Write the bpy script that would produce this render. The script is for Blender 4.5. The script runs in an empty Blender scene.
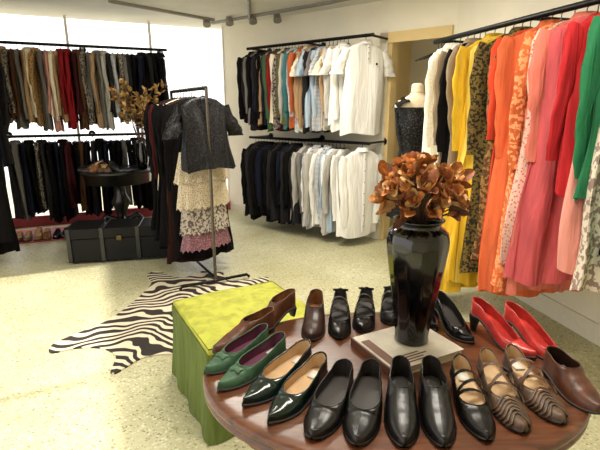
import bpy, math, random
from mathutils import Vector, Matrix
random.seed(7)
R=random.random
def ru(a,b): return a+(b-a)*random.random()
def lin(c):
    return tuple(((x/255)/12.92 if x/255<=.04045 else ((x/255+.055)/1.055)**2.4) for x in c)+(1,)
MATS={}
def newmat(name):
    m=bpy.data.materials.new(name); m.use_nodes=True
    nt=m.node_tree; b=nt.nodes['Principled BSDF']; return m,nt,b
def N(nt,t,**kw):
    n=nt.nodes.new(t)
    for k,v in kw.items(): setattr(n,k,v)
    return n
def ramp(nt,stops,interp='LINEAR'):
    r=N(nt,'ShaderNodeValToRGB'); r.color_ramp.interpolation=interp
    e=r.color_ramp.elements
    e[0].position=stops[0][0]; e[0].color=lin(stops[0][1])
    e[1].position=stops[1][0]; e[1].color=lin(stops[1][1])
    for p,c in stops[2:]:
        x=e.new(p); x.color=lin(c)
    return r
def fabric(name,c,pat=None,c2=None,sc=40,rough=.85,bump=.8):
    if name in MATS: return MATS[name]
    m,nt,b=newmat(name); L=nt.links.new
    tc=N(nt,'ShaderNodeTexCoord')
    b.inputs['Roughness'].default_value=rough
    b.inputs['Specular IOR Level'].default_value=.08 if sum(c)<200 else .2
    mp=N(nt,'ShaderNodeMapping'); mp.inputs['Scale'].default_value=(1,1,.16); L(tc.outputs['Object'],mp.inputs[0])
    no=N(nt,'ShaderNodeTexNoise'); no.inputs['Scale'].default_value=16; no.inputs['Detail'].default_value=3; no.inputs['Distortion'].default_value=.5; L(mp.outputs[0],no.inputs['Vector'])
    dk=tuple(x*.93 for x in c) if sum(c)>560 else tuple(x*.86 for x in c)
    r=ramp(nt,[(.35,dk),(.6,c)]); L(no.outputs['Fac'],r.inputs[0]); out=r.outputs[0]
    if pat:
        if pat=='floral':
            v=N(nt,'ShaderNodeTexNoise'); v.inputs['Scale'].default_value=sc; v.inputs['Detail'].default_value=1
            L(tc.outputs['Object'],v.inputs['Vector']); f=v.outputs['Fac']; rr=ramp(nt,[(.5,(0,0,0)),(.54,(255,255,255))]); L(f,rr.inputs[0]); f=rr.outputs[0]
        elif pat=='dots' or pat=='sequin':
            v=N(nt,'ShaderNodeTexVoronoi'); v.inputs['Scale'].default_value=sc
            L(tc.outputs['Object'],v.inputs['Vector']); f=v.outputs['Distance']; rr=ramp(nt,[(.22,(255,255,255)),(.42,(0,0,0))]); L(f,rr.inputs[0]); f=rr.outputs[0]
        elif pat=='stripe':
            v=N(nt,'ShaderNodeTexWave'); v.inputs['Scale'].default_value=sc; v.inputs['Distortion'].default_value=.6
            v.bands_direction='Z'
            L(tc.outputs['Object'],v.inputs['Vector']); rr=ramp(nt,[(.55,(0,0,0)),(.65,(255,255,255))]); L(v.outputs['Fac'],rr.inputs[0]); f=rr.outputs[0]
        mx=N(nt,'ShaderNodeMix',data_type='RGBA'); L(f,mx.inputs[0]); L(out,mx.inputs[6]); mx.inputs[7].default_value=lin(c2); out=mx.outputs[2]
        if pat=='sequin':
            b.inputs['Roughness'].default_value=.35; b.inputs['Specular IOR Level'].default_value=.25 if sum(c)<200 else .5
    L(out,b.inputs['Base Color'])
    bp=N(nt,'ShaderNodeBump'); bp.inputs['Strength'].default_value=bump; bp.inputs['Distance'].default_value=.03
    if pat=='sequin':
        L(f,bp.inputs['Height']); bp.inputs['Distance'].default_value=.003
    else: L(no.outputs['Fac'],bp.inputs['Height'])
    L(bp.outputs[0],b.inputs['Normal'])
    MATS[name]=m; return m
def plain(name,c,rough=.5,metal=0,coat=0,noise=0,bump=0,scale=30,spec=.5):
    if name in MATS: return MATS[name]
    m,nt,b=newmat(name); L=nt.links.new
    b.inputs['Roughness'].default_value=rough; b.inputs['Metallic'].default_value=metal
    b.inputs['Coat Weight'].default_value=coat; b.inputs['Specular IOR Level'].default_value=spec
    tc=N(nt,'ShaderNodeTexCoord'); no=N(nt,'ShaderNodeTexNoise'); no.inputs['Scale'].default_value=scale; no.inputs['Detail'].default_value=4
    L(tc.outputs['Object'],no.inputs['Vector'])
    r=ramp(nt,[(.3,tuple(x*(1-noise) for x in c)),(.7,c)]); L(no.outputs['Fac'],r.inputs[0]); L(r.outputs[0],b.inputs['Base Color'])
    if bump:
        bp=N(nt,'ShaderNodeBump'); bp.inputs['Strength'].default_value=bump; bp.inputs['Distance'].default_value=.003
        L(no.outputs['Fac'],bp.inputs['Height']); L(bp.outputs[0],b.inputs['Normal'])
    MATS[name]=m; return m

class MB:
    def __init__(s): s.v=[];s.f=[];s.m=[];s.mats=[]
    def mi(s,mat):
        if mat not in s.mats: s.mats.append(mat)
        return s.mats.index(mat)
    def grid(s,rows,mat,M=None,close=False):
        k=s.mi(mat); b=len(s.v); n=len(rows[0])
        for r in rows:
            for p in r: s.v.append(tuple(M@Vector(p)) if M else tuple(p))
        for i in range(len(rows)-1):
            for j in range(n if close else n-1):
                a=b+i*n+j; c=b+i*n+(j+1)%n
                s.f.append((a,c,c+n,a+n)); s.m.append(k)
    def cap(s,pts,mat,M=None):
        k=s.mi(mat); b=len(s.v)
        for p in pts: s.v.append(tuple(M@Vector(p)) if M else tuple(p))
        s.f.append(tuple(range(b,b+len(pts)))); s.m.append(k)
    def tube(s,pts,r,mat,M=None,n=8,r2=None,caps=True):
        pts=[Vector(p) for p in pts]; rows=[]
        N_=len(pts)
        for i,p in enumerate(pts):
            d=(pts[min(i+1,N_-1)]-pts[max(i-1,0)]).normalized()
            up=Vector((0,0,1)) if abs(d.z)<.9 else Vector((1,0,0))
            x=d.cross(up).normalized(); y=d.cross(x)
            rr=r if r2 is None else r+(r2-r)*i/(N_-1)
            rows.append([p+x*rr*math.cos(2*math.pi*j/n)+y*rr*math.sin(2*math.pi*j/n) for j in range(n)])
        s.grid(rows,mat,M,True)
        if caps: s.cap(rows[0],mat,M); s.cap(rows[-1],mat,M)
    def lathe(s,prof,mat,M=None,n=32,sx=1,sy=1):
        rows=[[(r*sx*math.cos(2*math.pi*j/n),r*sy*math.sin(2*math.pi*j/n),z) for j in range(n)] for r,z in prof]
        s.grid(rows,mat,M,True)
    def box(s,lo,hi,mat,M=None):
        x0,y0,z0=lo;x1,y1,z1=hi
        P=[(x0,y0,z0),(x1,y0,z0),(x1,y1,z0),(x0,y1,z0),(x0,y0,z1),(x1,y0,z1),(x1,y1,z1),(x0,y1,z1)]
        b=len(s.v);k=s.mi(mat)
        for p in P: s.v.append(tuple(M@Vector(p)) if M else p)
        for f in [(3,2,1,0),(4,5,6,7),(0,1,5,4),(1,2,6,5),(2,3,7,6),(3,0,4,7)]:
            s.f.append(tuple(b+i for i in f)); s.m.append(k)
    def obj(s,name,smooth=True,parent=None,bevel=0,loc=None):
        me=bpy.data.meshes.new(name)
        vs=s.v
        if loc is not None:
            L=Vector(loc); vs=[tuple(Vector(p)-L) for p in s.v]
        me.from_pydata(vs,[],s.f); me.update()
        for m in s.mats: me.materials.append(m)
        for p,i in zip(me.polygons,s.m): p.material_index=i; p.use_smooth=smooth
        o=bpy.data.objects.new(name,me); bpy.context.scene.collection.objects.link(o)
        if loc is not None: o.location=loc
        if parent: o.parent=parent
        if bevel:
            md=o.modifiers.new('bev','BEVEL'); md.width=bevel; md.segments=3; md.limit_method='ANGLE'
        return o
def empty(name,loc=(0,0,0)):
    o=bpy.data.objects.new(name,None); bpy.context.scene.collection.objects.link(o); o.empty_display_size=.1
    return o
def TR(x,y,z,rz=0,rx=0,ry=0): return Matrix.Translation((x,y,z))@Matrix.Rotation(rz,4,'Z')@Matrix.Rotation(ry,4,'Y')@Matrix.Rotation(rx,4,'X')

# ---------------- materials
def floor_mat():
    m,nt,b=newmat('terrazzo'); L=nt.links.new
    tc=N(nt,'ShaderNodeTexCoord')
    v=N(nt,'ShaderNodeTexVoronoi'); v.inputs['Scale'].default_value=110; L(tc.outputs['Object'],v.inputs['Vector'])
    sep=N(nt,'ShaderNodeSeparateColor'); L(v.outputs['Color'],sep.inputs[0])
    r=ramp(nt,[(0,(136,132,102)),(.1,(182,178,142)),(.2,(196,192,158)),(.85,(203,200,167)),(.97,(226,224,198))]); L(sep.outputs[0],r.inputs[0])
    no=N(nt,'ShaderNodeTexNoise'); no.inputs['Scale'].default_value=1.5; no.inputs['Detail'].default_value=5; L(tc.outputs['Object'],no.inputs['Vector'])
    r2=ramp(nt,[(.3,(210,206,180)),(.7,(255,255,255))]); L(no.outputs['Fac'],r2.inputs[0])
    mx=N(nt,'ShaderNodeMix',data_type='RGBA',blend_type='MULTIPLY'); mx.inputs[0].default_value=.7
    L(r.outputs[0],mx.inputs[6]); L(r2.outputs[0],mx.inputs[7]); L(mx.outputs[2],b.inputs['Base Color'])
    b.inputs['Roughness'].default_value=.38; b.inputs['Specular IOR Level'].default_value=.35
    return m
FLOOR=floor_mat()
WALL=plain('wall_paint',(242,235,216),.9,noise=.03,scale=3,spec=.2)
CEIL=plain('ceiling_paint',(232,229,220),.9,noise=.05,scale=3,spec=.2)
TRIM=plain('trim_paint',(234,228,208),.55,noise=.03)
BEIGE=plain('beige_paint',(224,198,142),.85,noise=.05,scale=3)
FRAME=plain('window_frame_paint',(238,234,230),.5,noise=.05)
REDT=plain('red_trim_paint',(176,70,84),.6,noise=.15)
BLKM=plain('black_metal',(22,21,20),.4,metal=.6,noise=.2)
STEEL=plain('steel',(110,104,94),.35,metal=1,noise=.1)
BLKW=plain('black_wood',(16,13,12),.35,noise=.4,coat=.2)
HANG=plain('black_plastic',(16,15,15),.4,noise=.2)

def quadwall(name,p0,p1,z0,z1,th,mat,parent=None,bevel=0):
    p0=Vector((p0[0],p0[1],0));p1=Vector((p1[0],p1[1],0)); d=p1-p0; a=math.atan2(d.y,d.x)
    mb=MB(); mb.box((0,0,z0),(d.length,th,z1),mat,TR(p0.x,p0.y,0,a)); return mb.obj(name,False,parent,bevel)
def lerp(a,b,t): return tuple(x+(y-x)*t for x,y in zip(a,b))
BL=(-3.6,5.3); BM=(-1.02,6.42); D0=(.9,4.87); D1=(1.43,4.43); RW=(2.75,-1.43); LF=(-3.6+.4*7,5.3-.92*7)
CH=2.62
mb=MB(); mb.box((-6,-2.5,-.1),(6,9,0),FLOOR); mb.obj('floor',False)
mb=MB(); mb.cap([(BL[0]-.2,BL[1]+.1,CH),(BM[0],BM[1]+.25,CH),(2.2,6.9,CH),(2.95,4.5,CH),(RW[0]+.2,RW[1]-.1,CH),(LF[0]-.2,LF[1]-.1,CH)][::-1],CEIL)
co=mb.obj('ceiling',False); md=co.modifiers.new('s','SOLIDIFY'); md.thickness=.15; md.offset=-1
pt=lerp
wb=empty('window_1')
quadwall('sill_wall',BL,BM,0,.12,.15,WALL,wb)
quadwall('header',BL,BM,2.48,CH,.15,WALL,wb)
for i in range(4):
    t=i/3; a=pt(BL,BM,max(0,t-.005)); b_=pt(BL,BM,min(1,t+.005))
    quadwall('mullion_%d'%i,a,b_,.12,2.48,.05,FRAME,wb)
quadwall('trim_1',BL,BM,0.0,.13,-.03,REDT)
quadwall('red_floor_mat',lerp(lerp(BL,BM,.02),(0,0),.03),lerp(lerp(BL,BM,.9),(0,0),.03),0.0,.008,-.62,REDT)
def lp(k): return (-3.6+.4*k,5.3-.92*k)
quadwall('wall_left',lp(1.9),lp(0),0,CH,.15,WALL)
wl=empty('window_2')
quadwall('header',lp(7),lp(1.9),2.35,CH,.15,WALL,wl)
quadwall('sill',lp(7),lp(1.9),0,.06,.15,FRAME,wl)
for k in (6.95,3.9): quadwall('mullion',lp(k),lp(k-.04),.06,2.35,.05,FRAME,wl)
quadwall('wall_front_light_block',RW,LF,0,CH,.14,WALL)  # unseen wall added behind the camera to cut white reflections and flat fill
quadwall('wall_back',BM,D0,0,CH,.14,WALL)
quadwall('baseboard_back',BM,D0,0,.1,-.015,TRIM)
quadwall('wall_door_header',D0,D1,2.08,CH,.14,WALL)
quadwall('wall_right',D1,RW,0,CH,.14,WALL)
quadwall('baseboard_right',D1,RW,0,.13,-.02,TRIM)
dr=empty('door_1')
dd=(Vector(D1)-Vector(D0)).normalized()
def dpt(s): return (D0[0]+dd.x*s,D0[1]+dd.y*s)
quadwall('jamb_left',dpt(-.09),dpt(.0),0,2.16,-.03,TRIM,dr)
quadwall('jamb_inner',dpt(.0),dpt(.04),0,2.08,.14,BEIGE,dr)
quadwall('head_casing',dpt(-.09),dpt(.66),2.06,2.16,-.03,BEIGE,dr)
quadwall('jamb_right',dpt(.64),dpt(.68),0,2.08,.14,TRIM,dr)
nrm=Vector((-dd.y,dd.x))
def off(p,s,n): return (p[0]+dd.x*s+nrm.x*n,p[1]+dd.y*s+nrm.y*n)
quadwall('wall_stockroom',off(D0,-.5,1.5),off(D0,1.9,1.5),0,CH,.1,WALL)
quadwall('wall_stockroom_left',off(D0,-.5,.14),off(D0,-.5,1.5),0,CH,.1,BEIGE)
quadwall('wall_stockroom_right',off(D0,1.9,1.5),off(D0,1.9,.0),0,CH,.1,BEIGE)
PIPE=plain('pipe_paint',(150,146,138),.5,noise=.1)
mb=MB()
mb.tube([(-1.9,4.9,2.47),(-1.05,5.9,2.47)],.03,PIPE)
mb.tube([(-1.1,6.1,2.47),(.3,4.97,2.47),(.9,4.5,2.5)],.03,PIPE)
mb.tube([(-2.9,4.6,2.50),(-.55,5.6,2.50)],.018,PIPE)
mb.tube([(-.5,4.8,2.45),(-.6,5.8,2.45)],.018,PIPE)
mb.obj('ceiling_pipes')
def spot_track(x,y,rz,n,name='track_light',drop=0,hw=.6):
    e=empty(name); mb=MB(); M=TR(x,y,CH-drop,rz)
    mb.box((-hw,-.02,-.04),(hw,.02,0),FRAME,M)
    if drop:
        for xx in (-hw*.8,hw*.8): mb.tube([(xx,0,0),(xx,0,drop)],.006,FRAME,M)
    for i in range(n):
        xx=-hw*.75+hw*1.5*i/max(1,n-1)
        mb.tube([(xx,0,-.04),(xx,0,-.09)],.01,FRAME,M); mb.tube([(xx,0,-.07),(xx+.03,-.05,-.18)],.034,PIPE,M,12,r2=.048)
    mb.obj('track',True,e)
spot_track(-.5,3.4,.3,3); spot_track(.6,1.7,1.2,3)
spot_track(-.7,5.75,-.3,4,drop=.05,hw=.6)

# ---------------- garments
def garment(mb,M,mat,L=.8,W=.44,T=.035,sl='long',flare=1.0,seed=0,collar=None,folds=5,waist=.95,hook=True,sll=.6,neck=.07,top=-.07,strap=False,amp0=.022,hang=True):
    rnd=random.Random(seed); n=44
    prof=[(neck,.028,0),(neck+.045,.032,-.012),(W*.36,.03,-.035),(W*.46,.03,-.058),(W*.5,.032,-.085)]
    if strap: prof=[(W*.40,.03,-.10),(W*.42,.034,-.13)]
    zs=prof[-1][2]; K=max(6,int(L/.06))
    for i in range(1,K+1):
        q=i/K; z=zs-(L+zs)*q
        wv=.5+(waist*.5-.5)*min(1,q/.3) if q<.3 else waist*.5+(flare*.5-waist*.5)*((q-.3)/.7)
        prof.append((W*wv,T*(.9+.6*q),z))
    rows=[]; ph=rnd.uniform(0,6.28); ph2=rnd.uniform(0,6.28); kk=folds+rnd.randint(-1,2); sway=rnd.uniform(-.03,.03)
    for a,b,z in prof:
        q=-z/L; amp=amp0*min(1,q*1.6)+.003; row=[]
        for j in range(n):
            th=2*math.pi*j/n; c,s_=math.cos(th),math.sin(th)
            cx=math.copysign(abs(c)**.8,c)*a; cy=math.copysign(abs(s_)**.9,s_)*b
            u=cx/W*2
            s1=math.sin(kk*u*1.6+ph+q*1.1); s1=math.copysign(abs(s1)**.6,s1)
            w=amp*(.75*s1+.45*math.sin(kk*3.1*u+ph2-q*1.7)*math.copysign(1,s_)*.6)
            rr=1+.06*q*math.sin(7*th+ph2)
            cx*=(1+.025*math.sin(z*11+ph)*min(1,q*2))*rr
            row.append((cx+.012*math.sin(z*7+ph2)*q, cy*rr+w+sway*q*2, top+z+ (.015*math.sin(3*th+ph) if q>.97 else 0)))
        rows.append(row)
    mb.grid(rows,mat,M,True)
    if sl:
        sl_len=sll*rnd.uniform(.9,1.08) if sl=='long' else .2
        for sd in (-1,1):
            K2=16; sw=rnd.uniform(-.03,.03); pz=rnd.uniform(0,6.28); bend=rnd.uniform(-.02,.015)
            rows=[]
            for i in range(K2+1):
                q=i/K2
                x=sd*(W*.46+.025*min(1,q*4)+ (.09*q if sl=='short' else bend*q*q-.02*q))
                z=-.065-.03*min(1,q*5)-sl_len*q; y=sw*q+.008*math.sin(q*6+pz)
                r1=(.034 if q==0 else .060-.014*q) if sl=='long' else .045+.03*q
                r2=(.026-.010*q) if sl=='long' else .022
                if sl=='long' and q>.9: r1*=.86
                row=[]
                for j in range(14):
                    th=2*math.pi*j/14; rr=1+.10*math.sin(q*19+2*th+pz)+.12*math.sin(4*th+ph+q*3)
                    row.append((x+r1*math.cos(th)*rr,y+r2*math.sin(th)*rr,top+z+(.02*sd*math.cos(th) if q==0 else 0)))
                rows.append(row)
            mb.grid(rows,mat,M,True)
            if sl=='long': mb.cap(rows[-1],mat,M)
    if collar:
        rows=[]
        for (a,b,z) in [(.052,.04,.0),(.056,.045,.028),(.082,.062,-.012)]:
            rows.append([(a*math.cos(t),b*math.sin(t),top+z) for t in [2*math.pi*j/14 for j in range(14)]])
        mb.grid(rows,collar,M,True)
    if hook:
        mb.tube([(0,0,top-.02),(0,0,-.02),(.012,0,-.012),(.016,0,.004),(.0,0,.016),(-.016,0,.002)],.003,HANG,M,5)
        mb.tube([(-W*.36,0,top-.04),(0,0,top+.012),(W*.36,0,top-.04)],.007,HANG,M,6)
def railM(p,ang,tw=0): return TR(p[0],p[1],p[2],ang+tw)
def rail(mb,p0,p1,r=.016,mat=None): mb.tube([p0,p1],r,mat or BLKM,None,12)

F=fabric
COL={
'black':F('black_fabric',(17,15,16)),'char':F('charcoal_fabric',(40,38,40)),'gray':F('gray_fabric',(116,112,108)),
'ltgray':F('light_gray_fabric',(186,182,174)),'brown':F('brown_fabric',(86,58,40)),'tan':F('tan_fabric',(172,140,104)),
'cream':F('cream_fabric',(228,218,194)),'white':F('white_fabric',(238,236,230),bump=.5),'pink':F('dusty_pink_fabric',(196,142,130)),
'red':F('wine_red_fabric',(134,28,34)),'navy':F('navy_fabric',(26,30,46)),'blue':F('sky_blue_fabric',(166,184,200)),
'olive':F('olive_fabric',(92,88,54)),'green':F('moss_fabric',(66,90,60)),'orange2':F('rust_fabric',(180,92,52)),
'leop':F('leopard_fabric',(168,130,84),'dots',(46,30,20),55),'plaid':F('patterned_fabric',(150,140,128),'floral',(60,50,46),45),
'strp':F('striped_fabric',(214,212,208),'stripe',(110,120,140),24),'mar':F('maroon_fabric',(64,26,28)),'teal':F('teal_fabric',(60,110,112)),
}
def fill(mb,p0,p1,z,items,seed=0,margin=.03,L0=.8,Wm=.44):
    p0=Vector(p0);p1=Vector(p1);d=(p1-p0); ang=math.atan2(d.y,d.x)-math.pi/2
    n=len(items)
    for i,it in enumerate(items):
        k=it[0]; L=it[1]; sl=it[2] if len(it)>2 else 'long'
        t=margin+(1-2*margin)*(i+.5)/n + ru(-.1,.1)/n
        p=p0+d*t
        garment(mb,railM((p.x,p.y,z),ang,ru(-.12,.12)),COL[k],L*ru(.93,1.05),W=ru(Wm-.07,Wm),T=.026,sl=sl,seed=seed+i,collar=COL[k] if R()<.4 else None,folds=random.choice([3,4,5]),flare=ru(.95,1.15),amp0=.014)
def wall_rack(name,p0,p1,zs,wn,wd=.36):
    e=empty(name); mb=MB()
    p0=Vector(p0);p1=Vector(p1)
    for z in zs:
        rail(mb,(p0.x,p0.y,z),(p1.x,p1.y,z))
        for t in (.02,.5,.98):
            q=p0.lerp(p1,t); w=q+Vector(wn)*wd
            mb.tube([(q.x,q.y,z),(w.x,w.y,z)],.012,BLKM); 
            mb.tube([(w.x,w.y,z),(w.x-wn[0]*.012,w.y-wn[1]*.012,z)],.04,BLKM,None,14)
    mb.obj('rail',True,e); return e
MP0=(.70,4.58); MP1=(-.62,5.645)
mn=(.628,.778)
e=wall_rack('clothing_rack',MP0,MP1,[2.1,1.08],mn,.36)
mb=MB()
keys=['white','white','ltgray','cream','tan','strp','blue','gray','char','blue','tan','cream','orange2','strp','teal','ltgray','olive','plaid','cream','red','green','navy','tan','black','char','navy','black','gray','char','black']
fill(mb,lerp(MP0,MP1,.13),lerp(MP0,MP1,.98),2.1,[(k,.82,'short' if i<12 and i%2 else 'long') for i,k in enumerate(keys)],100)
mb.obj('hanging_shirts',True,e)
mb=MB()
keys=['white','ltgray','white','blue','strp','white','ltgray','strp','white','gray','ltgray','char','black','black','char','navy','black','black','char','black','black','navy','black','black','black','char','black','black']
fill(mb,lerp(MP0,MP1,.14),lerp(MP0,MP1,.98),1.08,[(k,.86) for k in keys],200)
mb.obj('hanging_jackets',True,e)
mang=math.atan2(MP1[1]-MP0[1],MP1[0]-MP0[0])-math.pi/2
BTN=plain('button',(120,116,110),.4)
def placket(mb,M,z0,z1,y,nb,m):
    mb.grid([[(x,y-(.003 if abs(x)<.016 else 0),z0+(z1-z0)*t) for x in (-.02,-.015,.015,.02)] for t in (0,.25,.5,.75,1)],m,M)
    for i in range(nb):
        z=z0+(z1-z0)*(i+.5)/nb; mb.tube([(0,y-.002,z),(0,y-.006,z)],.006,BTN,M,10)
p=lerp(MP0,MP1,.05)
mb=MB(); M=railM((p[0],p[1],2.1),mang,-.42)
garment(mb,M,COL['white'],.86,W=.46,T=.045,sl='short',seed=3,collar=COL['white'],flare=1.05,waist=1.0,folds=2,amp0=.006)
placket(mb,M,-.09,-.24,-.052,3,COL['white']); mb.box((.09,-.056,-.27),(.11,-.052,-.25),COL['navy'],M)
mb.obj('polo_shirt',True,e)
mb=MB(); M=railM((p[0],p[1],1.08),mang,-.42)
garment(mb,M,COL['white'],.90,W=.44,T=.045,sl='long',seed=5,collar=COL['white'],flare=1.1,waist=1.0,folds=2,sll=.66,amp0=.008)
placket(mb,M,-.10,-.92,-.058,7,COL['white'])
mb.obj('dress_shirt',True,e)

LP0=(-3.3,5.02); LP1=(-1.60,5.76)
e=wall_rack('clothing_rack',LP0,LP1,[2.1,1.12],(-.4,.92),.36)
mb=MB()
keys=['char','tan','plaid','brown','gray','tan','cream','leop','gray','pink','cream','tan','red','red','mar','brown','plaid','gray','tan','gray','ltgray','char','strp','plaid','gray','char','black','navy','black','char','black','black','black']
fill(mb,LP0,LP1,2.1,[(k,ru(.7,.85)) for k in keys],300)
mb.obj('hanging_jackets',True,e)
mb=MB()
keys=['char','gray','navy','black','plaid','char','black','navy','black','mar','black','brown','black','char','black','navy','black','black','gray','black','char','black','black','black']
fill(mb,LP0,lerp(LP0,LP1,.9),1.12,[(k,ru(.75,.88),None) for k in keys],400)
mb.obj('hanging_trousers',True,e)
a0=lp(1.72);a1=lp(.95)
q0=(a0[0]+.92*.2,a0[1]+.4*.2); q1=(a1[0]+.92*.2,a1[1]+.4*.2)
e=wall_rack('clothing_rack',q0,q1,[2.0],(-.92,-.4),.19)
mb=MB(); fill(mb,q0,q1,2.0,[(k,1.75 if i<4 else 1.0) for i,k in enumerate(['black','char','black','green','black','navy','char','brown','black'])],500,Wm=.34)
mb.obj('hanging_coats',True,e)

# right rack
e=empty('clothing_rack'); mb=MB()
R0=Vector((1.005,3.58,1.9)); rd=Vector((.264,-.965,0)).normalized()
Re=R0+rd*2.05
rail(mb,R0,Re,.017)
for s in (.04,.95,1.95):
    q=R0+rd*s; mb.tube([q,q+Vector((.965,.264,0))*.50],.012,BLKM)
rack=mb.obj('rail',True,e)
rang=math.atan2(-rd.y,-rd.x)-math.pi/2
G={'creamlace':F('cream_lace',(238,230,208),'dots',(216,202,172),90),'offw':F('off_white_silk',(240,236,224),rough=.5),'taupe':F('taupe_fabric',(150,130,104)),
'blk':COL['black'],'yel':F('yellow_silk',(228,182,44),rough=.6),'yel2':F('lemon_fabric',(234,204,92)),'oli':F('olive_print',(112,92,44),'floral',(42,36,26),60),
'brn':F('brown_print',(96,64,40),'floral',(150,110,60),50),'ror':F('red_orange_fabric',(206,70,42)),'org':F('orange_wool',(216,104,62)),'lace':F('pink_lace_print',(228,188,172),'dots',(176,84,80),75),
'cor':F('coral_fabric',(220,122,104)),'red':F('bright_red_fabric',(186,40,44)),'grn':F('emerald_fabric',(40,112,72)),'flo':F('floral_print',(222,210,190),'floral',(150,128,116),40),
'pinkk':F('salmon_fabric',(226,150,136)),'mint':F('mint_fabric',(150,196,164)),'orp':F('orange_print',(222,112,62),'floral',(236,160,110),45),'rose':F('rose_fabric',(206,92,96))}
def rg(name,key,s,L,sl='long',W=.42,flare=1.1,tw=0,seed=0,T=.035,collar=False,folds=4,strap=False,sll=.58):
    p=R0+rd*s; mb=MB()
    garment(mb,railM((p.x,p.y,p.z),rang,tw),G[key],L,W=W,T=T,sl=sl,seed=seed,flare=flare,collar=G[key] if collar else None,folds=folds,strap=strap,sll=sll,amp0=.03 if not sl else .024)
    mb.obj(name,True,e)
L_=[('silk_blouse','offw',.24,1.2,None,.34,1.2),('lace_dress','creamlace',.32,1.62,'long',.36,1.3),('slip_dress','offw',.40,1.6,None,.36,1.3),('cardigan','taupe',.47,1.3,'long',.38,1.),
('black_dress','blk',.53,1.5,'long',.38,1.1),('taupe_dress','taupe',.58,1.35,'long',.38,1.1),('yellow_dress','yel',.67,1.58,'long',.42,1.35),('lemon_dress','yel2',.76,1.5,None,.40,1.3),('yellow_gown','yel',.83,1.5,None,.42,1.3),
('print_dress','oli',.90,1.4,'long',.42,1.1),('brown_print_dress','brn',.96,1.3,'long',.42,1.1),('red_orange_coat','ror',1.03,1.35,'long',.42,1.1),('orange_coat','org',1.11,1.45,'long',.44,1.15),
('orange_print_dress','orp',1.17,1.38,'long',.44,1.2),('lace_print_dress','lace',1.25,1.22,'long',.42,1.15),('coral_coat','cor',1.32,1.38,'long',.42,1.1),('rose_dress','rose',1.38,1.3,None,.42,1.2),
('red_jacket','red',1.45,.8,'long',.42,1.),('salmon_dress','pinkk',1.52,1.15,None,.42,1.1),('green_coat','grn',1.60,.80,'long',.44,1.05),('floral_dress','flo',1.66,1.2,None,.42,1.2),
('mint_dress','mint',1.73,1.1,'long',.42,1.),('black_coat','blk',1.84,1.0,'long',.42,1.)]
for i,(nm,k,s,L,sl,W,fl) in enumerate(L_):
    rg(nm,k,s,L,sl,W,fl,tw=ru(-.2,.2),seed=900+i,collar=(i%3==0),folds=random.choice([3,4,5,6]),sll=ru(.5,.64))
mb=MB()
for i in range(4):
    p=R0+rd*(.05+i*.04); M=railM((p.x,p.y,p.z),rang,ru(-.2,.2))
    mb.tube([(0,0,-.08),(0,0,-.02),(.012,0,-.012),(.016,0,.004),(.0,0,.014),(-.016,0,.002)],.0028,HANG,M,5)
    mb.tube([(-.17,0,-.14),(-.05,0,-.09),(0,0,-.07),(.05,0,-.09),(.17,0,-.14)],.005,HANG,M,6)
mb.obj('empty_hangers',True,e)

# ---------------- free standing garment rack
e=empty('garment_rack'); mb=MB()
U0=Vector((-.70,3.50,0)); ud=Vector((-.50,.866,0)).normalized(); U1=U0+ud*1.0
up_=Vector((-ud.y,ud.x,0))
for U in (U0,U1):
    mb.tube([U+Vector((0,0,.04)),U+Vector((0,0,1.57))],.013,STEEL if U is U0 else BLKM,None,12)
    mb.tube([U-up_*.30+Vector((0,0,.018)),U-up_*.28+Vector((0,0,.04)),U+up_*.28+Vector((0,0,.04)),U+up_*.30+Vector((0,0,.018))],.013,BLKM)
mb.tube([U0+Vector((0,0,1.57)),U1+Vector((0,0,1.57))],.014,BLKM,None,12)
mb.tube([U0+Vector((0,0,.06)),U1+Vector((0,0,.06))],.012,BLKM,None,12)
mb.obj('frame',True,e)
ua=math.atan2(ud.y,ud.x)-math.pi/2
SEQ=F('black_sequins',(5,5,6),'sequin',(46,44,48),110)
BEAD=F('beige_beading',(214,200,172),'sequin',(130,108,84),95)
BEAD2=F('silver_beading',(190,180,166),'floral',(96,84,80),50)
PURP=F('purple_beading',(124,78,92),'sequin',(190,150,150),95)
MARF=F('dark_wine_velvet',(54,30,28))
def ug(s,mat,L,W,sl,seed,top=-.07,flare=1.1,strap=False,tw=0,folds=3,T=.035,dx=0):
    p=U0+ud*s+up_*(-dx); mb=MB()
    garment(mb,railM((p.x,p.y,1.57),ua,tw),mat,L,W=W,sl=sl,seed=seed,top=top,flare=flare,strap=strap,folds=folds,T=T); return mb
ug(.08,SEQ,.54,.42,'short',31,flare=1.1,T=.05,tw=.25).obj('sequin_top',True,e)
p=U0+ud*.19; M=railM((p.x,p.y,1.57),ua,.25); mb=MB()
tiers=[(-.48,-.72,.20,.25),(-.68,-.93,.215,.24),(-.90,-1.14,.205,.23),(-1.11,-1.28,.205,.235)]
for k,(za,zb,w0,w1) in enumerate(tiers):
    rows=[]
    for i in range(9):
        q=i/8; row=[]
        for j in range(60):
            th=2*math.pi*j/60; w=w0+(w1-w0)*q
            fl=1+.06*q*math.sin(13*th+k)
            row.append((w*math.cos(th)*fl,(.055+.035*q)*math.sin(th)*fl,za+(zb-za)*q+(.015*math.sin(23*th+k) if i==8 else 0)))
        rows.append(row)
    mb.grid(rows,[BEAD,BEAD,BEAD2,PURP][k],M,True)
mb.obj('tiered_beaded_skirt',True,e)
ug(.30,COL['black'],1.32,.46,'long',33,flare=1.15,tw=.1).obj('velvet_dress',True,e)
ug(.37,MARF,1.38,.48,None,34,flare=1.2,tw=.1).obj('wine_dress',True,e)
ug(.44,COL['black'],1.25,.5,'long',35,flare=1.3,tw=.2).obj('black_robe',True,e)
ug(.53,COL['cream'],.75,.46,'long',36,flare=1.2,tw=.1).obj('cream_wrap',True,e)
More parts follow.
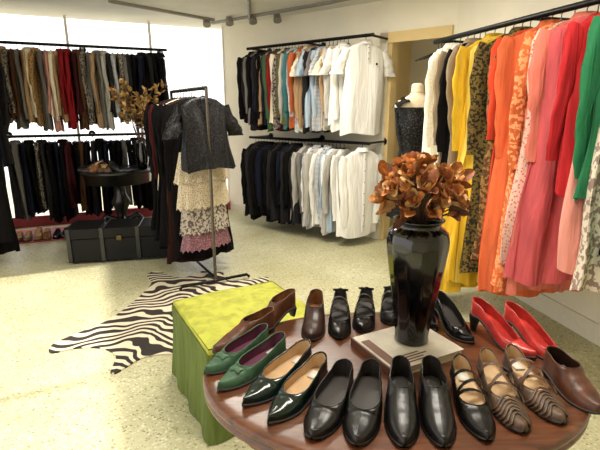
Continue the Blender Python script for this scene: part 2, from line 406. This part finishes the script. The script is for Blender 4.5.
ug(.60,COL['black'],1.2,.54,'long',37,flare=1.3,tw=.35).obj('evening_coat',True,e)
ug(.70,COL['char'],1.1,.5,'long',38,flare=1.3,tw=.35).obj('charcoal_coat',True,e)
ug(.80,COL['mar'],1.25,.46,'long',40,flare=1.2,tw=.2).obj('wine_coat',True,e)
ug(.9,COL['black'],1.15,.56,'long',39,flare=1.3,tw=.35).obj('opera_coat',True,e)

# ---------------- zebra rug
def zebra():
    m,nt,b=newmat('zebra_hide'); L=nt.links.new
    tc=N(nt,'ShaderNodeTexCoord'); sp=N(nt,'ShaderNodeSeparateXYZ'); L(tc.outputs['Object'],sp.inputs[0])
    ab=N(nt,'ShaderNodeMath',operation='ABSOLUTE'); L(sp.outputs[0],ab.inputs[0])
    ml=N(nt,'ShaderNodeMath',operation='MULTIPLY'); L(ab.outputs[0],ml.inputs[0]); ml.inputs[1].default_value=.55
    no=N(nt,'ShaderNodeTexNoise'); no.inputs['Scale'].default_value=3.0; no.inputs['Detail'].default_value=1.5; L(tc.outputs['Object'],no.inputs['Vector'])
    mn_=N(nt,'ShaderNodeMath',operation='MULTIPLY'); L(no.outputs['Fac'],mn_.inputs[0]); mn_.inputs[1].default_value=.5
    ad=N(nt,'ShaderNodeMath',operation='ADD'); L(sp.outputs[1],ad.inputs[0]); L(ml.outputs[0],ad.inputs[1])
    ad2=N(nt,'ShaderNodeMath',operation='ADD'); L(ad.outputs[0],ad2.inputs[0]); L(mn_.outputs[0],ad2.inputs[1])
    mm=N(nt,'ShaderNodeMath',operation='MULTIPLY'); L(ad2.outputs[0],mm.inputs[0]); mm.inputs[1].default_value=74
    sn=N(nt,'ShaderNodeMath',operation='SINE'); L(mm.outputs[0],sn.inputs[0])
    r=ramp(nt,[(.48,(36,27,23)),(.6,(214,202,176))]); 
    mr=N(nt,'ShaderNodeMapRange'); mr.inputs[1].default_value=-1; mr.inputs[2].default_value=1; L(sn.outputs[0],mr.inputs[0]); L(mr.outputs[0],r.inputs[0])
    L(r.outputs[0],b.inputs['Base Color']); b.inputs['Roughness'].default_value=.8
    return m
half=[(0,.78),(.10,.80),(.17,.66),(.26,.60),(.42,.66),(.56,.74),(.60,.62),(.46,.44),(.42,.2),(.41,-.05),(.44,-.3),(.54,-.5),(.60,-.64),(.54,-.74),(.40,-.66),(.24,-.64),(.10,-.70),(.05,-.80),(.02,-.88)]
full=half+[(-x,y) for x,y in reversed(half[1:])]
def catmull(P,k=5):
    out=[];n=len(P)
    for i in range(n):
        p0,p1,p2,p3=[Vector(P[(i+d)%n]) for d in (-1,0,1,2)]
        for j in range(k):
            t=j/k; out.append(.5*((2*p1)+(p2-p0)*t+(2*p0-5*p1+4*p2-p3)*t*t+(3*p1-p0-3*p2+p3)*t**3))
    return out
cc=[Vector((p.x*.9,p.y*.96)) for p in catmull(full)]
mb=MB(); ZM=zebra()
mb.cap([(p.x,p.y,.009) for p in cc],ZM); 
mb.grid([[(p.x,p.y,.001) for p in cc],[(p.x,p.y,.009) for p in cc]],ZM,None,True)
o=mb.obj('zebra_hide_rug',False); o.location=(-.90,3.04,0); o.rotation_euler=(0,0,math.radians(-9))

# ---------------- ottoman with cover
OT=fabric('lime_velvet',(180,182,74),rough=.7,bump=.15); OS=fabric('green_skirt_fabric',(96,110,52),rough=.8)
def ottoman():
    e=empty('skirted_ottoman')
    c=Vector(((-.68+.135)/2,(2.185+1.985)/2,0)); ang=math.atan2(.285,.504); h=.29
    M=TR(c.x,c.y,0,ang); mb=MB()
    n=14; rows=[]
    for i in range(n+1):
        row=[]
        for j in range(n+1):
            x=-1+2*i/n;y=-1+2*j/n
            z=.46-.02*(max(abs(x),abs(y))**8)+.006*math.sin(x*3+y*2)
            row.append((x*h,y*h,z))
        rows.append(row)
    mb.grid(rows,OT,M)
    def ring(hh,z,wav=0,k=0):
        pts=[];m=24
        for s in range(4):
            for j in range(m):
                t=-1+2*j/m
                w=wav*math.sin(j*2*math.pi/m*3+s+k)
                x,y=[(t,-1),(1,t),(-t,1),(-1,-t)][s]
                nx,ny=[(0,-1),(1,0),(0,1),(-1,0)][s]
                pts.append((x*hh+nx*w,y*hh+ny*w,z))
        return pts
    mb.grid([ring(h,.44),ring(h+.004,.40)],OT,M,True)
    mb.obj('cushion',True,e)
    mb=MB()
    mb.grid([ring(h+.006,.42),ring(h+.009,.40),ring(h+.008,.3,.003),ring(h+.018,.15,.006),ring(h+.03,.005,.009)],OS,M,True)
    mb.obj('skirt',True,e)
ottoman()

# ---------------- oval table
def wood(name,c1,c2,rough=.2):
    m,nt,b=newmat(name); L=nt.links.new
    tc=N(nt,'ShaderNodeTexCoord'); mp=N(nt,'ShaderNodeMapping'); mp.inputs['Scale'].default_value=(1.5,14,14); L(tc.outputs['Object'],mp.inputs[0])
    no=N(nt,'ShaderNodeTexNoise'); no.inputs['Scale'].default_value=3; no.inputs['Detail'].default_value=8; no.inputs['Distortion'].default_value=1.2; L(mp.outputs[0],no.inputs['Vector'])
    r=ramp(nt,[(.3,c1),(.7,c2)]); L(no.outputs['Fac'],r.inputs[0]); L(r.outputs[0],b.inputs['Base Color'])
    b.inputs['Roughness'].default_value=rough; b.inputs['Coat Weight'].default_value=.2; b.inputs['Coat Roughness'].default_value=.2
    return m
WOOD=wood('mahogany',(58,30,17),(112,64,36),.32)
TC=(.26,1.15)
def oval_table():
    e=empty('oval_pedestal_table'); M=TR(TC[0],TC[1],0); mb=MB()
    a,b=.53,.37
    def ring(o_,z): return [((a+o_)*math.cos(2*math.pi*j/72),(b+o_)*math.sin(2*math.pi*j/72),z) for j in range(72)]
    rr=[(-.03,.7),(-.008,.7),(0,.697),(.004,.69),(.004,.682),(-.004,.676),(-.004,.671),(.002,.667),(.002,.659),(-.012,.652),(-.06,.650)]
    mb.grid([ring(*r) for r in rr],WOOD,M,True); mb.cap(ring(-.03,.7),WOOD,M); mb.cap(ring(-.06,.65)[::-1],WOOD,M)
    mb.grid([ring(-.06,.65),ring(-.06,.58)],WOOD,M,True)
    mb.obj('top',True,e)
    mb=MB(); mb.lathe([(.0,.6),(.10,.6),(.09,.56),(.045,.53),(.05,.48),(.085,.40),(.09,.34),(.06,.28),(.05,.24),(.08,.2),(.08,.14),(.04,.12),(0,.12)],WOOD,M,28)
    for k in range(4):
        A=math.pi/4+k*math.pi/2
        P=[(r*math.cos(A)*1.15,r*math.sin(A)*.85,z) for r,z in [(.05,.18),(.14,.2),(.22,.14),(.3,.06),(.36,.025)]]
        mb.tube(P,.032,WOOD,M,10,r2=.022)
    mb.obj('pedestal',True,e)
oval_table()
# ---------------- shoes
LEA=lambda n,c,r=.38,co=.05: plain(n,c,r,noise=.3,scale=40,bump=.35,coat=co,spec=.4)
SH={'black':LEA('black_leather',(15,13,13),.34),'patent':LEA('black_patent',(12,11,13),.2,.2),'bgreen':LEA('bottle_green_patent',(14,32,27),.18,.3),'teal':LEA('green_suede',(58,96,66),.6),
'plum':plain('plum_lining',(92,42,66),.6),'beige':plain('beige_insole',(204,170,128),.6,noise=.1),'brown':LEA('brown_leather',(92,52,32),.42),'dkbrown':LEA('dark_brown_leather',(56,33,25),.4),
'red':LEA('coral_red_leather',(218,66,60),.3,.2),'blkin':plain('dark_insole',(44,38,35),.6),'taupe':LEA('woven_taupe',(104,80,62),.5),'white':plain('label_white',(225,222,214),.6),'tan':LEA('tan_leather',(146,96,58),.4)}
def shoe(mb,toe,heel,z,up,ins,style='flat',toeshape=.55,hh=.012,W=.084,res=22,label=False,strap=0,ankle=False,bow=False,weave=False):
    toe=Vector(toe);heel=Vector(heel); d=toe-heel; L=d.length; ang=math.atan2(d.y,d.x)
    M=TR(heel.x,heel.y,z,ang); solem=SH['black'] if up is SH['black'] else SH['blkin']
    def w(s):
        base=.5*W*(.70+.30*math.sin(math.pi*min(1,max(0,(s-.18)/.9))) )
        hl=min(1,math.sqrt(max(0,1-((.13-s)/.13)**2))) if s<.13 else 1
        ts=.68
        tt=1 if s<ts else max(0,1-((s-ts)/(1-ts))**(2.6 if toeshape<.5 else 1.9))**toeshape
        return base*hl*tt
    def lift(s): 
        t=min(1,max(0,(.68-s)/.5)); return .004+hh*(t*t*(3-2*t)) + (.006*((s-.85)/.15)**2 if s>.85 else 0)
    thr={'flat':.68,'pump':.72,'loafer':.50,'sandal':.66,'boot':.34}[style]
    def H(s):
        hc={'flat':.050,'pump':.052,'loafer':.06,'sandal':.045,'boot':.10}[style]
        sd={'flat':.036,'pump':.034,'loafer':.052,'sandal':.010,'boot':.09}[style]
        th={'flat':.034,'pump':.031,'loafer':.060,'sandal':.032,'boot':.085}[style]
        if s<.28: return hc+(sd-hc)*(s/.28)
        if s<thr: return sd+(th-sd)*((s-.28)/(thr-.28))
        q=(s-thr)/(1-thr); return th+(.020-th)*q**.9 if q<.93 else (.020+ (th-.020)*(1-.93**.9))*math.sqrt(max(0,1-((q-.93)/.07)**2)*.8+.2)
    def o(s):
        if s>=thr: return 0
        q=max(0,(s-thr+.22)/.22) if s>thr-.22 else 0
        return max(0,w(s)-.004)*math.sqrt(max(0,1-q**2.6))
    nj=7
    S=sorted(set([i/res for i in range(res+1)]+[.015,.03,.07,.97,.985,thr,thr-.01,thr-.03]))
    for sd in (1,-1):
        rows=[]
        for s in S:
            ws,os_,Hs,lf=w(s),o(s),H(s),lift(s); row=[]
            cr=.0012*math.sin(s*90) if thr<s<.86 else 0
            for j in range(nj+1):
                q=j/nj*math.pi/2
                x=os_+(ws-os_)*max(0,math.cos(q))**.75; zz=Hs*math.sin(q)**.9+cr*math.sin(q)
                if j==nj: x=os_
                row.append((s*L,sd*x,lf+zz))
            rows.append(row)
        if sd<0: rows=[r[::-1] for r in rows]
        mb.grid(rows,up,M)
        rows=[]
        for s in S:
            if s>thr: break
            ws,os_,Hs,lf=w(s),o(s),H(s),lift(s)
            rows.append([(s*L+(.003 if s<.05 else 0),sd*max(0,(os_+(ws-os_)*max(0,math.cos(q))**.75-.0025)),lf+Hs*math.sin(q)**.9-.0015) for q in (0,.4,.8,1.2,1.5)])
        mb.grid(rows,ins,M)
        rp=[(s*L,sd*o(s),lift(s)+H(s)) for s in S if s<=thr]
        mb.tube(rp,.0018,up,M,6)
    mb.grid([[(s*L,-w(s)*.97,lift(s)+.004),(s*L,0,lift(s)+.003),(s*L,w(s)*.97,lift(s)+.004)] for s in S],ins,M)
    if label: mb.box((.03,-.014,lift(.1)+.0045),(.065,.014,lift(.1)+.006),SH['white'],M)
    if bow:
        zc=lift(.74)+H(.74)+.002
        for sd in (1,-1): mb.grid([[(.74*L-.008-.004*k,sd*.018*k,zc+.001),(.74*L,sd*.018*k,zc+.006-.004*k),(.74*L+.008+.004*k,sd*.018*k,zc-.001)] for k in (0,.5,1)],up,M)
    e_=.0025
    rows=[]
    for s in S:
        ws=w(s)+e_; lf=lift(s); rows.append([(s*L,-ws,lf+.003),(s*L,ws,lf+.003),(s*L,ws,lf-.004),(s*L,-ws,lf-.004)])
    mb.grid(rows,solem,M,True)
    if hh>.005:
        fr={True:.22,False:.13}[hh<.03]
        k=12; top=[];bot=[]
        for j in range(k):
            th=2*math.pi*j/k; cx=fr*L*.5
            top.append((cx+cx*.95*math.cos(th),.024*math.sin(th)*1.1,lift(.08)-.003)); sc=.95 if hh<.03 else .5
            bot.append((cx*(.75 if hh>.03 else 1)+cx*.95*sc*math.cos(th),.024*sc*math.sin(th)*1.1,0))
        mb.grid([top,bot],solem,M,True); mb.cap(bot,solem,M)
    if style=='loafer':
        for sd in (1,-1):
            mb.grid([[(s*L,sd*w(s)*1.03*max(0,math.cos(q))**.75 ,lift(s)+H(s)*math.sin(q)**.9+.0014) for q in (.4,.7,1.0,1.25)] for s in (.38,.41,.44,.47)],SH['blkin'],M)
    for k in range(strap):
        s=.34+.11*k; pts=[(s*L+(.022 if weave else .012)*math.cos(a)*(-1)**k,w(s)*1.03*math.cos(a),lift(s)+.012+.042*math.sin(a)) for a in [i*math.pi/10 for i in range(11)]]
        mb.grid([[(x-.006,y,z_) for x,y,z_ in pts],[(x+.006,y,z_) for x,y,z_ in pts]],up,M)
        mb.grid([[(x-.006,y,z_-.001) for x,y,z_ in pts],[(x+.006,y,z_-.001) for x,y,z_ in pts]],ins,M)
    if weave:
        for k in range(6):
            s=.66+.045*k; 
            pts=[(s*L+.012*math.sin(3*a),w(s)*1.02*math.cos(a),lift(s)+(H(s)+.003)*math.sin(a)) for a in [i*math.pi/10 for i in range(11)]]
            mb.tube(pts,.0032,up,M,6)
    if ankle:
        pts=[(.034+.036*math.cos(a),.027*math.sin(a),lift(.1)+.052+.014*math.cos(a)) for a in [i*2*math.pi/16 for i in range(17)]]
        mb.grid([[(x,y,z_-.004) for x,y,z_ in pts],[(x,y,z_+.004) for x,y,z_ in pts]],up,M)
TZ=.7005
def put(name,toe,heel,up,ins,**k):
    mb=MB(); shoe(mb,toe,heel,TZ,SH[up],SH[ins],**k); mb.obj(name,True,None,loc=(heel[0],heel[1],TZ))
put('ballet_flat',(.025,.85),(.125,1.085),'black','blkin',toeshape=.5,W=.084)
put('ballet_flat',(.122,.83),(.195,1.085),'black','blkin',toeshape=.5,W=.084)
put('loafer',(.225,.825),(.27,1.085),'black','blkin',style='loafer',toeshape=.5,W=.078)
put('loafer',(.312,.825),(.35,1.085),'black','blkin',style='loafer',toeshape=.5,W=.078)
put('strappy_sandal',(.415,.845),(.43,1.09),'black','beige',style='sandal',strap=3,W=.076,label=True,hh=.03)
put('strappy_sandal',(.507,.87),(.51,1.115),'taupe','beige',style='sandal',strap=3,W=.076,hh=.035,weave=True)
put('woven_flat',(.612,.90),(.595,1.15),'taupe','beige',style='sandal',strap=3,W=.078,hh=.025,weave=True,label=True)
put('pointed_flat',(-.142,.965),(.025,1.19),'bgreen','beige',toeshape=.95,W=.080,label=True)
put('pointed_flat',(-.075,.90),(.065,1.12),'bgreen','beige',toeshape=.95,W=.076,label=True)
put('suede_flat',(-.265,1.105),(-.105,1.29),'teal','plum',toeshape=.7,W=.070,bow=True)
put('suede_flat',(-.215,1.03),(-.05,1.235),'teal','plum',toeshape=.7,W=.072,label=True,bow=True)
put('brown_loafer',(-.262,1.215),(-.09,1.39),'brown','tan',style='loafer',W=.066)
put('ankle_boot',(-.17,1.365),(-.02,1.49),'brown','tan',style='loafer',hh=.035,W=.064)
put('ankle_boot',(.035,1.29),(.06,1.49),'dkbrown','tan',style='loafer',hh=.035,W=.074)
put('strap_heel',(.125,1.30),(.145,1.50),'black','blkin',style='sandal',hh=.05,W=.072,strap=3,toeshape=.8,ankle=True)
put('strap_heel',(.205,1.345),(.24,1.51),'black','blkin',style='sandal',hh=.05,W=.072,strap=3,toeshape=.8,ankle=True)
put('strap_heel',(.315,1.40),(.325,1.52),'black','blkin',style='sandal',hh=.05,W=.07,strap=3,toeshape=.8,ankle=True)
put('black_pump',(.455,1.36),(.40,1.505),'patent','blkin',style='pump',hh=.05,W=.072,toeshape=.8)
put('black_pump',(.545,1.275),(.475,1.465),'patent','blkin',style='pump',hh=.05,W=.07,toeshape=.8)
put('red_pump',(.78,1.145),(.675,1.36),'red','red',style='pump',hh=.055,W=.074,toeshape=.9)
put('red_pump',(.695,1.185),(.58,1.395),'red','red',style='pump',hh=.055,W=.072,toeshape=.9)
put('brown_slipper',(.725,.935),(.70,1.135),'brown','dkbrown',style='loafer',W=.08)

# ---------------- book + vase
e=empty('book'); M=TR(.325,1.24,TZ,math.radians(27)); mb=MB()
BK=plain('book_cover_white',(222,214,198),.4,noise=.2,scale=12); PG=plain('book_pages',(232,218,186),.8,noise=.1,scale=200); BR=plain('book_spine_brown',(110,66,44),.5,noise=.2)
mb.box((-.13,-.105,0),(.13,.105,.003),BK,M); mb.box((-.13,-.105,.022),(.13,.105,.026),BK,M); mb.box((-.127,-.105,.0),(-.133,.105,.026),BR,M)
mb.box((-.129,-.101,.003),(.126,.101,.022),PG,M); mb.box((-.12,-.09,.0262),(-.09,.07,.0266),BR,M)
for i in range(4): mb.box((-.08,-.09+.012*i,.0262),(.02-.02*(i%2),-.085+.012*i,.0265),BR,M)
mb.obj('book_body',False,e)
VX,VY,VZ=.345,1.265,TZ+.0268
VAS=plain('black_glaze',(6,6,7),.12,coat=.4,noise=.1)
prof=[(0,0),(.05,0),(.054,.004),(.052,.02),(.056,.06),(.066,.13),(.077,.2),(.086,.26),(.092,.305),(.093,.325),(.088,.345),(.076,.357),(.066,.362),(.064,.37),(.072,.38),(.076,.384),(.072,.387),(.062,.375),(.06,.36),(.08,.32),(.05,.1),(0,.05)]
prof=[(r*.97,z*1.0) for r,z in prof]
mb=MB(); n=48; rows=[]
for r,z in prof:
    rows.append([(r*(1+.018*math.cos(12*2*math.pi*j/n)*(1 if .01<z<.34 else 0))*math.cos(2*math.pi*j/n),r*(1+.018*math.cos(12*2*math.pi*j/n)*(1 if .01<z<.34 else 0))*math.sin(2*math.pi*j/n),z) for j in range(n)])
mb.grid(rows,VAS,TR(VX,VY,VZ),True); 
e=empty('vase_with_dried_flowers'); mb.obj('vase',True,e)
DF=[plain('dried_orange',(222,142,72),.7,noise=.4,scale=60),plain('dried_brown',(164,94,50),.7,noise=.4,scale=60),plain('dried_tan',(232,184,120),.7,noise=.3,scale=60),plain('dried_dark',(92,50,30),.7,noise=.3)]
STM=plain('stem_brown',(86,60,38),.8,noise=.3)
def petal(mb,M,L,W,curl,mat):
    rows=[]
    for i in range(6):
        s=i/5; w=W*math.sin(math.pi*min(.97,s*.85+.12))**.7
        a=curl*s; x=L*s*math.cos(a*.6); z=L*s*math.sin(a*.6)
        rows.append([(x,w*t,z+abs(t)**2*w*.5+ .12*W*math.sin(7*s+3*t)) for t in (-1,-.5,0,.5,1)])
    mb.grid(rows,mat,M)
def flower(mb,c,axis,size,rn):
    axis=Vector(axis).normalized(); Q=axis.to_track_quat('Z','Y').to_matrix().to_4x4(); B=Matrix.Translation(c)@Q
    for layer,(k,cu,sz) in enumerate([(4,2.2,.5),(5,1.5,.75),(6,.7,1.0)]):
        for j in range(k):
            a=2*math.pi*(j+rn.random()*.7)/k+layer
            mt=rn.choice([DF[0],DF[0],DF[1],DF[2]] if layer else [DF[1],DF[3],DF[2]])
            petal(mb,B@Matrix.Rotation(a,4,'Z')@Matrix.Rotation(-.2+rn.uniform(-.35,.35),4,'Y'),size*sz*rn.uniform(.8,1.2),size*.42*sz,cu+rn.uniform(-.5,.6),mt)
def bouquet(mb,base,R_,hgt,nh,nl,size,rn,sq=1.0):
    base=Vector(base)
    for i in range(nh):
        ph=i*2.399; el=math.asin(min(1,-.12+1.1*((i+.5)/nh)))
        d=Vector((math.cos(ph)*math.cos(el),math.sin(ph)*math.cos(el),math.sin(el)*sq))
        c=base+Vector((0,0,hgt*.33))+Vector((d.x*R_,d.y*R_,d.z*hgt*.6))*rn.uniform(.75,1.05)
        mb.tube([base-Vector((0,0,.08)),base+(c-base)*.5+Vector((0,0,.01)),c],.0025,STM,None,5)
        flower(mb,c,d+Vector((0,0,.2)),size*rn.uniform(.8,1.15),rn)
    for i in range(nl):
        ph=rn.uniform(0,6.28); d=Vector((math.cos(ph),math.sin(ph),rn.uniform(-.6,1.1)))
        c=base+Vector((0,0,hgt*.3))+Vector((d.x*R_,d.y*R_,d.z*hgt*.5))*rn.uniform(.5,.9)
        mb.tube([base-Vector((0,0,.02)),c],.002,STM,None,4)
        Q=d.normalized().to_track_quat('X','Z').to_matrix().to_4x4()
        petal(mb,Matrix.Translation(c)@Q@Matrix.Rotation(rn.uniform(-1.5,1.5),4,'X'),size*rn.uniform(.9,1.5),size*.4,rn.uniform(-.8,1.2),rn.choice(DF))
mb=MB(); bouquet(mb,(VX,VY,VZ+.385),.112,.17,26,80,.042,random.Random(5)); mb.obj('dried_flowers',True,e)

# ---------------- mannequin dress form
e=empty('dress_form'); M=TR(.97,3.88,0,.1); mb=MB()
IV=plain('ivory_linen',(228,208,176),.8,noise=.06); LACE=F('black_lace',(6,6,7),'sequin',(50,46,46),60)
neckp=[(0,0,1.625),(.03,.03,1.622),(.048,.048,1.61),(.048,.048,1.60),(.05,.05,1.56),(.062,.056,1.53),(.11,.07,1.51),(.16,.08,1.485),(.185,.085,1.45),(.18,.09,1.40)]
body=[(.187,.09,1.43),(.186,.095,1.40),(.176,.105,1.35),(.168,.125,1.29),(.15,.11,1.2),(.125,.09,1.09),(.135,.095,1.02),(.165,.115,.92),(.18,.125,.82),(.19,.13,.65),(.20,.14,.5)]
def ell(P,wob=0): return [[(a*math.cos(2*math.pi*j/36)*(1+wob*math.sin(9*2*math.pi*j/36)*(1.4-z)),b*math.sin(2*math.pi*j/36)*(1+wob*math.sin(9*2*math.pi*j/36)*(1.4-z)),z) for j in range(36)] for a,b,z in P]
mb.grid(ell(neckp),IV,M,True); mb.grid(ell(body,.06),LACE,M,True)
for sd in (-1,1):
    mb.grid([[(sd*(.085+.10*t),y,1.524-.062*t*t-abs(y)*.5) for y in (-.10,-.05,.0,.05,.10)] for t in (0,.3,.6,1)],LACE,M)
mb.tube([(.052*math.cos(a),.05*math.sin(a)-.0,1.55) for a in [i*2*math.pi/20 for i in range(21)]],.004,plain('gold',(200,160,80),.3,metal=1),M,6)
mb.tube([(0,0,.06),(0,0,1.0)],.018,BLKW,M,12)
mb.lathe([(0,.07),(.04,.065),(.15,.03),(.16,.0)],BLKW,M,24)
mb.obj('dressed_torso',True,e)

# ---------------- trunk
e=empty('storage_trunk'); TM=plain('black_trunk_leather',(13,11,10),.55,noise=.4,bump=.3,spec=.25); M=TR(-2.16,3.99,0,.2); mb=MB()
mb.box((0,0,.02),(.95,.36,.24),TM,M); mb.box((-.01,-.01,.245),(.96,.37,.34),TM,M)
for x in (.01,.3,.62,.90): mb.box((x-.01,-.016,.02),(x+.03,.376,.347),BLKW,M)
mb.box((.44,-.025,.22),(.49,0,.27),plain('brass_dark',(90,76,50),.4,metal=.8),M)
for x in (.03,.88):
    for y in (.03,.29): mb.box((x,y,0),(x+.05,y+.05,.02),BLKW,M)
mb.obj('trunk_body',False,e,bevel=.006)
TBX,TBY=-2.0,4.93
e=empty('round_display_table'); M=TR(TBX,TBY,0); mb=MB()
mb.lathe([(0,.78),(.37,.78),(.38,.77),(.375,.75),(.35,.74),(.34,.64),(.0,.64)],BLKW,M,40)
mb.lathe([(0,.68),(.12,.66),(.06,.6),(.07,.5),(.11,.42),(.07,.34),(.05,.25),(.1,.18),(0,.16)],BLKW,M,24)
for k in range(4):
    A=k*math.pi/2+.4
    mb.tube([(r*math.cos(A),r*math.sin(A),z) for r,z in [(.05,.2),(.16,.26),(.24,.16),(.29,.05),(.33,.04)]],.035,BLKW,M,10,r2=.025)
mb.obj('table_body',True,e)
def shoemass(name,plist,z,seed,parent=None):
    rn=random.Random(seed); mb=MB()
    for (x,y,a) in plist:
        for k in (0,1):
            ox=x+k*.085*math.sin(a); oy=y-k*.085*math.cos(a)
            c=rn.choice(['black','black','brown','dkbrown','tan','black','taupe'])
            d=.25; shoe(mb,(ox+d*math.cos(a),oy+d*math.sin(a)),(ox,oy),z,SH[c],SH['blkin' if c=='black' else 'beige'],style=rn.choice(['loafer','flat','pump']),res=10,hh=rn.choice([.012,.012,.045]))
    mb.obj(name)
shoemass('table_shoes',[(TBX-.08+.06*math.cos(t),TBY-.03+.06*math.sin(t),t) for t in (-2.9,-2.2,-1.5,-.9,2.6)],.7805,3)
pl=[]
for i in range(10):
    t=.02+i*.097; p=lerp((-3.28,4.84),(-1.50,5.60),t); pl.append((p[0],p[1],-1.17+ru(-.06,.06)))
shoemass('floor_shoes',pl,.0085,9)
e=empty('vase_with_dried_branches'); mb=MB(); bx,by=-1.73,4.97
mb.lathe([(0,.781),(.045,.781),(.06,.86),(.065,.95),(.04,1.05),(.05,1.08),(.045,1.08),(.03,1.03),(.0,.9)],VAS,TR(bx,by,0),24)
rn=random.Random(11)
YF=[plain('dried_yellow',(196,160,84),.7,noise=.4,scale=60),plain('dried_ochre',(150,104,52),.7,noise=.4,scale=60),DF[2]]
for i in range(30):
    ph=rn.uniform(0,6.28); rr=rn.uniform(.05,.30); h=rn.uniform(.22,.66); tip=Vector((bx+rr*math.cos(ph),by+rr*math.sin(ph),1.08+h))
    mb.tube([(bx,by,1.0),(bx+rr*.35*math.cos(ph),by+rr*.35*math.sin(ph),1.08+h*.5),tip],.003,STM,None,5)
    for j in range(9):
        q=tip-Vector((rr*math.cos(ph),rr*math.sin(ph),h))*rn.uniform(0,.5)
        petal(mb,Matrix.Translation(q)@Matrix.Rotation(rn.uniform(0,6.28),4,'Z')@Matrix.Rotation(rn.uniform(-1,1),4,'Y'),.065,.022,.6,rn.choice(YF))
mb.obj('arrangement',True,e)

# ---------------- lights
w=bpy.data.worlds.new('World'); bpy.context.scene.world=w; w.use_nodes=True
bg=w.node_tree.nodes['Background']; bg.inputs[0].default_value=(1,.972,.95,1); bg.inputs[1].default_value=2.0
l=bpy.data.lights.new('sun','SUN'); l.energy=5; l.angle=.05; l.color=(1,.96,.86)
o=bpy.data.objects.new('sun',l); bpy.context.scene.collection.objects.link(o)
el=math.radians(62); v=Vector((.92*math.cos(el),.4*math.cos(el),-math.sin(el))); o.rotation_euler=v.to_track_quat('-Z','Y').to_euler()
def area(name,loc,size,e_,col=(1,.93,.82),rot=(0,0,0)):
    l=bpy.data.lights.new(name,'AREA'); l.shape='RECTANGLE'; l.size=size[0]; l.size_y=size[1]; l.energy=e_; l.color=col
    o=bpy.data.objects.new(name,l); bpy.context.scene.collection.objects.link(o); o.location=loc; o.rotation_euler=rot
area('ceiling_fill',(-.2,3.5,2.40),(1.2,.4),62)  # added area fill below the ceiling, brightens the middle of the shop
area('ceiling_fill',(.4,1.4,2.40),(.9,.3),38)  # second added fill, lifts the foreground and puts highlights on the shoes
area('stockroom_fill',(1.7,5.4,2.5),(.5,.5),90)  # added fill without a fixture, brightens the room beyond the doorway
# ---------------- camera
cam=bpy.data.cameras.new('Camera'); co=bpy.data.objects.new('Camera',cam); bpy.context.scene.collection.objects.link(co)
co.location=(0,0,1.42); co.rotation_euler=(math.radians(90-14.5),0,0); cam.lens=27; cam.sensor_width=36; cam.clip_start=.02
bpy.context.scene.camera=co
bpy.context.scene.view_settings.view_transform='Standard'
bpy.context.scene.view_settings.look='None'
